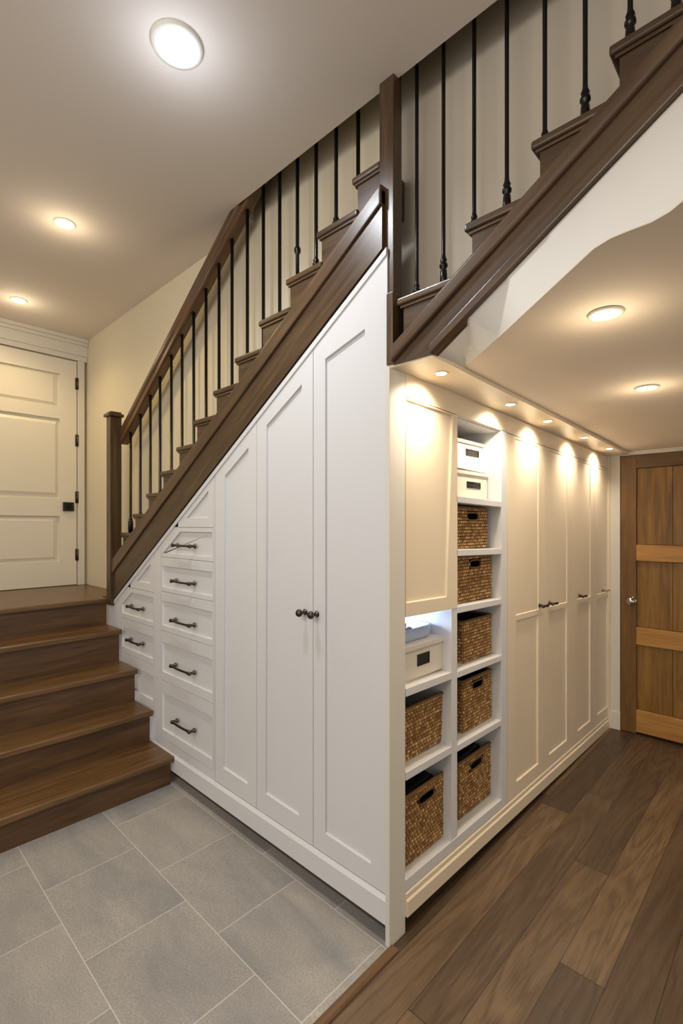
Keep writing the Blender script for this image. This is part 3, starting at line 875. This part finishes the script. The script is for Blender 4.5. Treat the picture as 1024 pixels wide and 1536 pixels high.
c, w = span(604, 670, -.045); basket('lowest woven basket beside the corner board, with a wide handle slot', c, -.045, .196, w, .27, .265, 'big')

def folded(label, yc, xf, zb, w, h0, h1):  # dark basket filling of unclear kind, shaped as folds
    zb = zb - TILT * yc
    t = thing('folded_contents', label, 'contents', (xf - .13, yc, zb + h0))
    for k, (a, b, cc, dd) in enumerate(((h0, h0 + (h1 - h0) * .55, -.235, -.045), (h0 + (h1 - h0) * .56, h1, -.23, -.08))):
        bm = B(); box(bm, xf + cc, xf + dd, yc - w / 2 + .022, yc + w / 2 - .022, zb + a, zb + b, .018, 4)
        bmesh.ops.subdivide_edges(bm, edges=bm.edges[:], cuts=1)
        for v in bm.verts: v.co.z += .006 * math.sin(v.co.x * 40 + k) * math.cos(v.co.y * 23 + 2 * k)
        for f in bm.faces: f.smooth = True
        obj('fold', bm, M['black'], t)
c, w = span(687, 737, -.06); folded('black folded blanket inside the bottom basket of the right column', c, -.06, .196, w, .16, .285)
c, w = span(604, 670, -.045); folded('black folded blanket inside the lowest basket beside the corner board', c, -.045, .196, w, .16, .315)
def ibox(label, yc, xf, zb, w, d, h, lid=.028, lx=0.0, lw=.05, lh=.028):
    zb = zb - TILT * yc
    t = thing('storage_box', label, 'box', (xf - d / 2, yc, zb))
    bm = B(); box(bm, xf - d, xf, yc - w / 2, yc + w / 2, zb, zb + h - lid * .6, .003); obj('box_body', bm, M['box'], t)
    bm = B(); box(bm, xf - d - .004, xf + .009, yc - w / 2 - .006, yc + w / 2 + .006, zb + h - lid, zb + h, .003); obj('lid', bm, M['box'], t)
    zc = zb + (h - lid) * .6
    bm = B(); bo = .006
    box(bm, xf, xf + .004, yc + lx - lw, yc + lx + lw, zc - lh, zc - lh + bo, .001); box(bm, xf, xf + .004, yc + lx - lw, yc + lx + lw, zc + lh - bo, zc + lh, .001)
    box(bm, xf, xf + .004, yc + lx - lw, yc + lx - lw + bo, zc - lh, zc + lh, .001); box(bm, xf, xf + .004, yc + lx + lw - bo, yc + lx + lw, zc - lh, zc + lh, .001)
    f = obj('label_holder', bm, M['pewter'], t, label='dark metal label frame')
    bm = B(); box(bm, xf, xf + .0015, yc + lx - lw + bo, yc + lx + lw - bo, zc - lh + bo, zc + lh - bo); obj('label_card', bm, M['black'], f)
c, w = span(680, 727.5, -.10); ibox('topmost ivory lidded box in the open shelves', c, -.10, 1.805, w, .24, .112, .016, .02, .062, .016)
c, w = span(681, 730, -.07); ibox('ivory lidded box below another box, above the topmost basket', c, -.07, 1.634, w, .26, .130, .016, .02, .064, .015)
c, w = span(602, 663.5, -.045); ibox('ivory lidded box in the lit cubby under a dish', c, -.045, .899, w, .28, .138, .02, -.0, .042, .023)
# dish on the cubby box
dz = .899 - TILT * c + .138
dsh = thing('serving_dish', 'pale blue-grey rounded dish on the lid of the lit cubby box', 'dish', (-.17, c, dz))
def rr(cx_, cy_, a, b, z, r=.05, n=6):
    P = []
    for (sx_, sy_, a0) in ((1, 1, 0), (-1, 1, PI / 2), (-1, -1, PI), (1, -1, 3 * PI / 2)):
        for k in range(n + 1):
            t_ = a0 + PI / 2 * k / n
            P.append((cx_ + sx_ * (a - r) + r * math.cos(t_), cy_ + sy_ * (b - r) + r * math.sin(t_), z))
    return P
bm = B(); hb = w / 2 - .012; cyd = c - .008
levels = [rr(-.17, cyd, .09, hb - .01, dz), rr(-.17, cyd, .1, hb, dz + .014), rr(-.17, cyd, .104, hb, dz + .05), rr(-.17, cyd, .1, hb - .004, dz + .055), rr(-.17, cyd, .09, hb - .014, dz + .05), rr(-.17, cyd, .082, hb - .022, dz + .03)]
vs = [[bm.verts.new(p) for p in L] for L in levels]
for a, b in zip(vs, vs[1:]):
    for k in range(len(a)): bm.faces.new([a[k], a[(k + 1) % len(a)], b[(k + 1) % len(a)], b[k]])
bm.faces.new(vs[0][::-1]); bm.faces.new(vs[-1])
bmesh.ops.recalc_face_normals(bm, faces=bm.faces)
for f in bm.faces: f.smooth = len(f.verts) == 4
obj('bowl', bm, M['dish'], dsh)
bm = B()
for k in range(16):
    a = random.random() * 2 * PI; r = random.random() * .06
    mt = Matrix.Translation((-.17 + r * math.cos(a), cyd + 1.0 * r * math.sin(a), dz + .038 + .01 * random.random()))
    bmesh.ops.create_icosphere(bm, subdivisions=2, radius=.013, matrix=mt @ Matrix.Rotation(a, 4, 'Z') @ Matrix.Diagonal((1.2, .8, .7, 1)))
o = obj('sweets', bm, M['choc'], dsh, label='small brown wrapped pieces'); o['kind'] = 'stuff'

# ------------------------------------------------------------------ lights
def fixture(label, x, y, z, r, lensmat, gr, down=.006):
    t = thing('recessed_light', label, 'light', (x, y, z), gr)
    bm = B(); n = 32
    prof = [(r * .72, .004), (r * .74, -down * .6), (r * .86, -down), (r * .97, -down * .8), (r, 0)]
    rs = [[bm.verts.new((x + q * math.cos(2 * PI * k / n), y + q * math.sin(2 * PI * k / n), z + h)) for k in range(n)] for q, h in prof]
    for a, b in zip(rs, rs[1:]):
        for k in range(n): bm.faces.new([a[k], a[(k + 1) % n], b[(k + 1) % n], b[k]]).smooth = True
    obj('trim_ring', bm, M['trimwhite'], t)
    bm = B(); lathe(bm, (x, y, z - .0015), (0, 0, 1), [(-.002, r * .62), (-.001, r * .70), (.0, r * .72)], n); obj('lens', bm, lensmat, t)
    return t
def spot(name, loc, power, rgb, size=2.2, blend=.8, rad=.04, aim=(0, 0, -1)):
    l = bpy.data.lights.new(name, 'SPOT'); l.energy = power; l.color = rgb; l.spot_size = size; l.spot_blend = blend; l.shadow_soft_size = rad
    o = bpy.data.objects.new(name, l); COL.objects.link(o); o.location = loc
    o.rotation_euler = Vector(aim).to_track_quat('-Z', 'Y').to_euler(); return o
def area(name, loc, aim, sx_, sy_, power, rgb):
    l = bpy.data.lights.new(name, 'AREA'); l.shape = 'RECTANGLE'; l.size = sx_; l.size_y = sy_; l.energy = power; l.color = rgb
    o = bpy.data.objects.new(name, l); COL.objects.link(o); o.location = loc
    o.rotation_euler = Vector(aim).to_track_quat('-Z', 'Y').to_euler(); return o
def point(name, loc, power, rgb, rad=.05):
    l = bpy.data.lights.new(name, 'POINT'); l.energy = power; l.color = rgb; l.shadow_soft_size = rad
    o = bpy.data.objects.new(name, l); COL.objects.link(o); o.location = loc; return o
WARM = (1, .80, .54); YEL = (1, .76, .38); COOL = (.90, .94, 1.0); NEUT = (1, .93, .84)
hi = [((266, 67), .085, 'led_w', 'large cool white recessed light, nearest on the high ceiling', COOL, 54),
      ((97, 335), .055, 'led_y', 'small warm recessed light in the middle of the high ceiling', YEL, 24),
      ((28, 450), .055, 'led_y', 'small warm recessed light nearest the landing door', YEL, 26)]
for (px, py), r, lm, lb, colr, pw in hi:
    x, y, z = onZ(px, py, ZC)
    fixture(lb, x, y, ZC, r, M[lm], 'high ceiling downlights', .012 if r > .07 else .006)
    spot('downlight_lamp', (x, y, ZC - .03), pw, colr, 2.6, 1.0, .06)
    point('downlight_halo', (x, y, ZC - (.17 if r > .07 else .12)), (1.5 if r > .07 else 1.1), (.80, .87, 1) if r > .07 else (1, .82, .55), .06)
for (px, py), lb in (((908, 470), 'recessed light nearest the stairs on the low ceiling'), ((970, 576), 'recessed light nearer the wooden door on the low ceiling')):
    x, y, z = onZ(px, py, 2.07)
    fixture(lb, x, y, zc2(y) - .001, .045, M['led_y'], 'low ceiling downlights')
    spot('downlight_lamp', (x, y, zc2(y) - .03), 9, WARM, 2.4, 1.0, .04)
    point('downlight_halo', (x, y, zc2(y) - .1), .8, WARM, .05)
slab = ['soffit spotlight above the plain upper door', 'soffit spotlight above the basket shelves', 'soffit spotlight above the first tall cupboard doors', 'soffit spotlight second from the wooden door', 'soffit spotlight nearest the wooden door']
for (px, py), lb in zip(((664, 563), (758, 607), (812, 630), (860, 653), (895, 668)), slab):
    x, y, z = onZ(px, py, 2.045)
    x = .10
    zz_ = ZS - .004 - .019 * y
    fixture(lb, x, y, zz_ - .0005, .027, M['led_s'], 'soffit spotlights', .003)
    spot('soffit_lamp', (x, y, zz_ - .012), 15.0, (1, .85, .66), 2.3, 1.0, .03, (-.45, 0, -1))
l = area('cubby_lamp', (DEP + .1, (yP + yd0) / 2, 1.135), (.3, 0, -1), .05, .25, 3.2, (.62, .76, 1.0))
# added fill lights out of view, no such lamps known in the room
area('room_fill', (.2, -2.9, 2.95), (-.25, 1, -.75), 2.2, 1.2, 52, NEUT)
area('hall_fill', (2.2, .6, 1.98), (-1, .35, -.55), .8, 1.6, 4, (1, .86, .66))

w = bpy.data.worlds.new('world'); bpy.context.scene.world = w; w.use_nodes = True
bg = w.node_tree.nodes['Background']; bg.inputs[0].default_value = (1.0, .93, .85, 1); bg.inputs[1].default_value = .64

sc = bpy.context.scene
sc.view_settings.view_transform = 'Standard'
sc.view_settings.look = 'None'
sc.view_settings.exposure = .25
sc.cycles.max_bounces = 6
sc.cycles.use_denoising = True
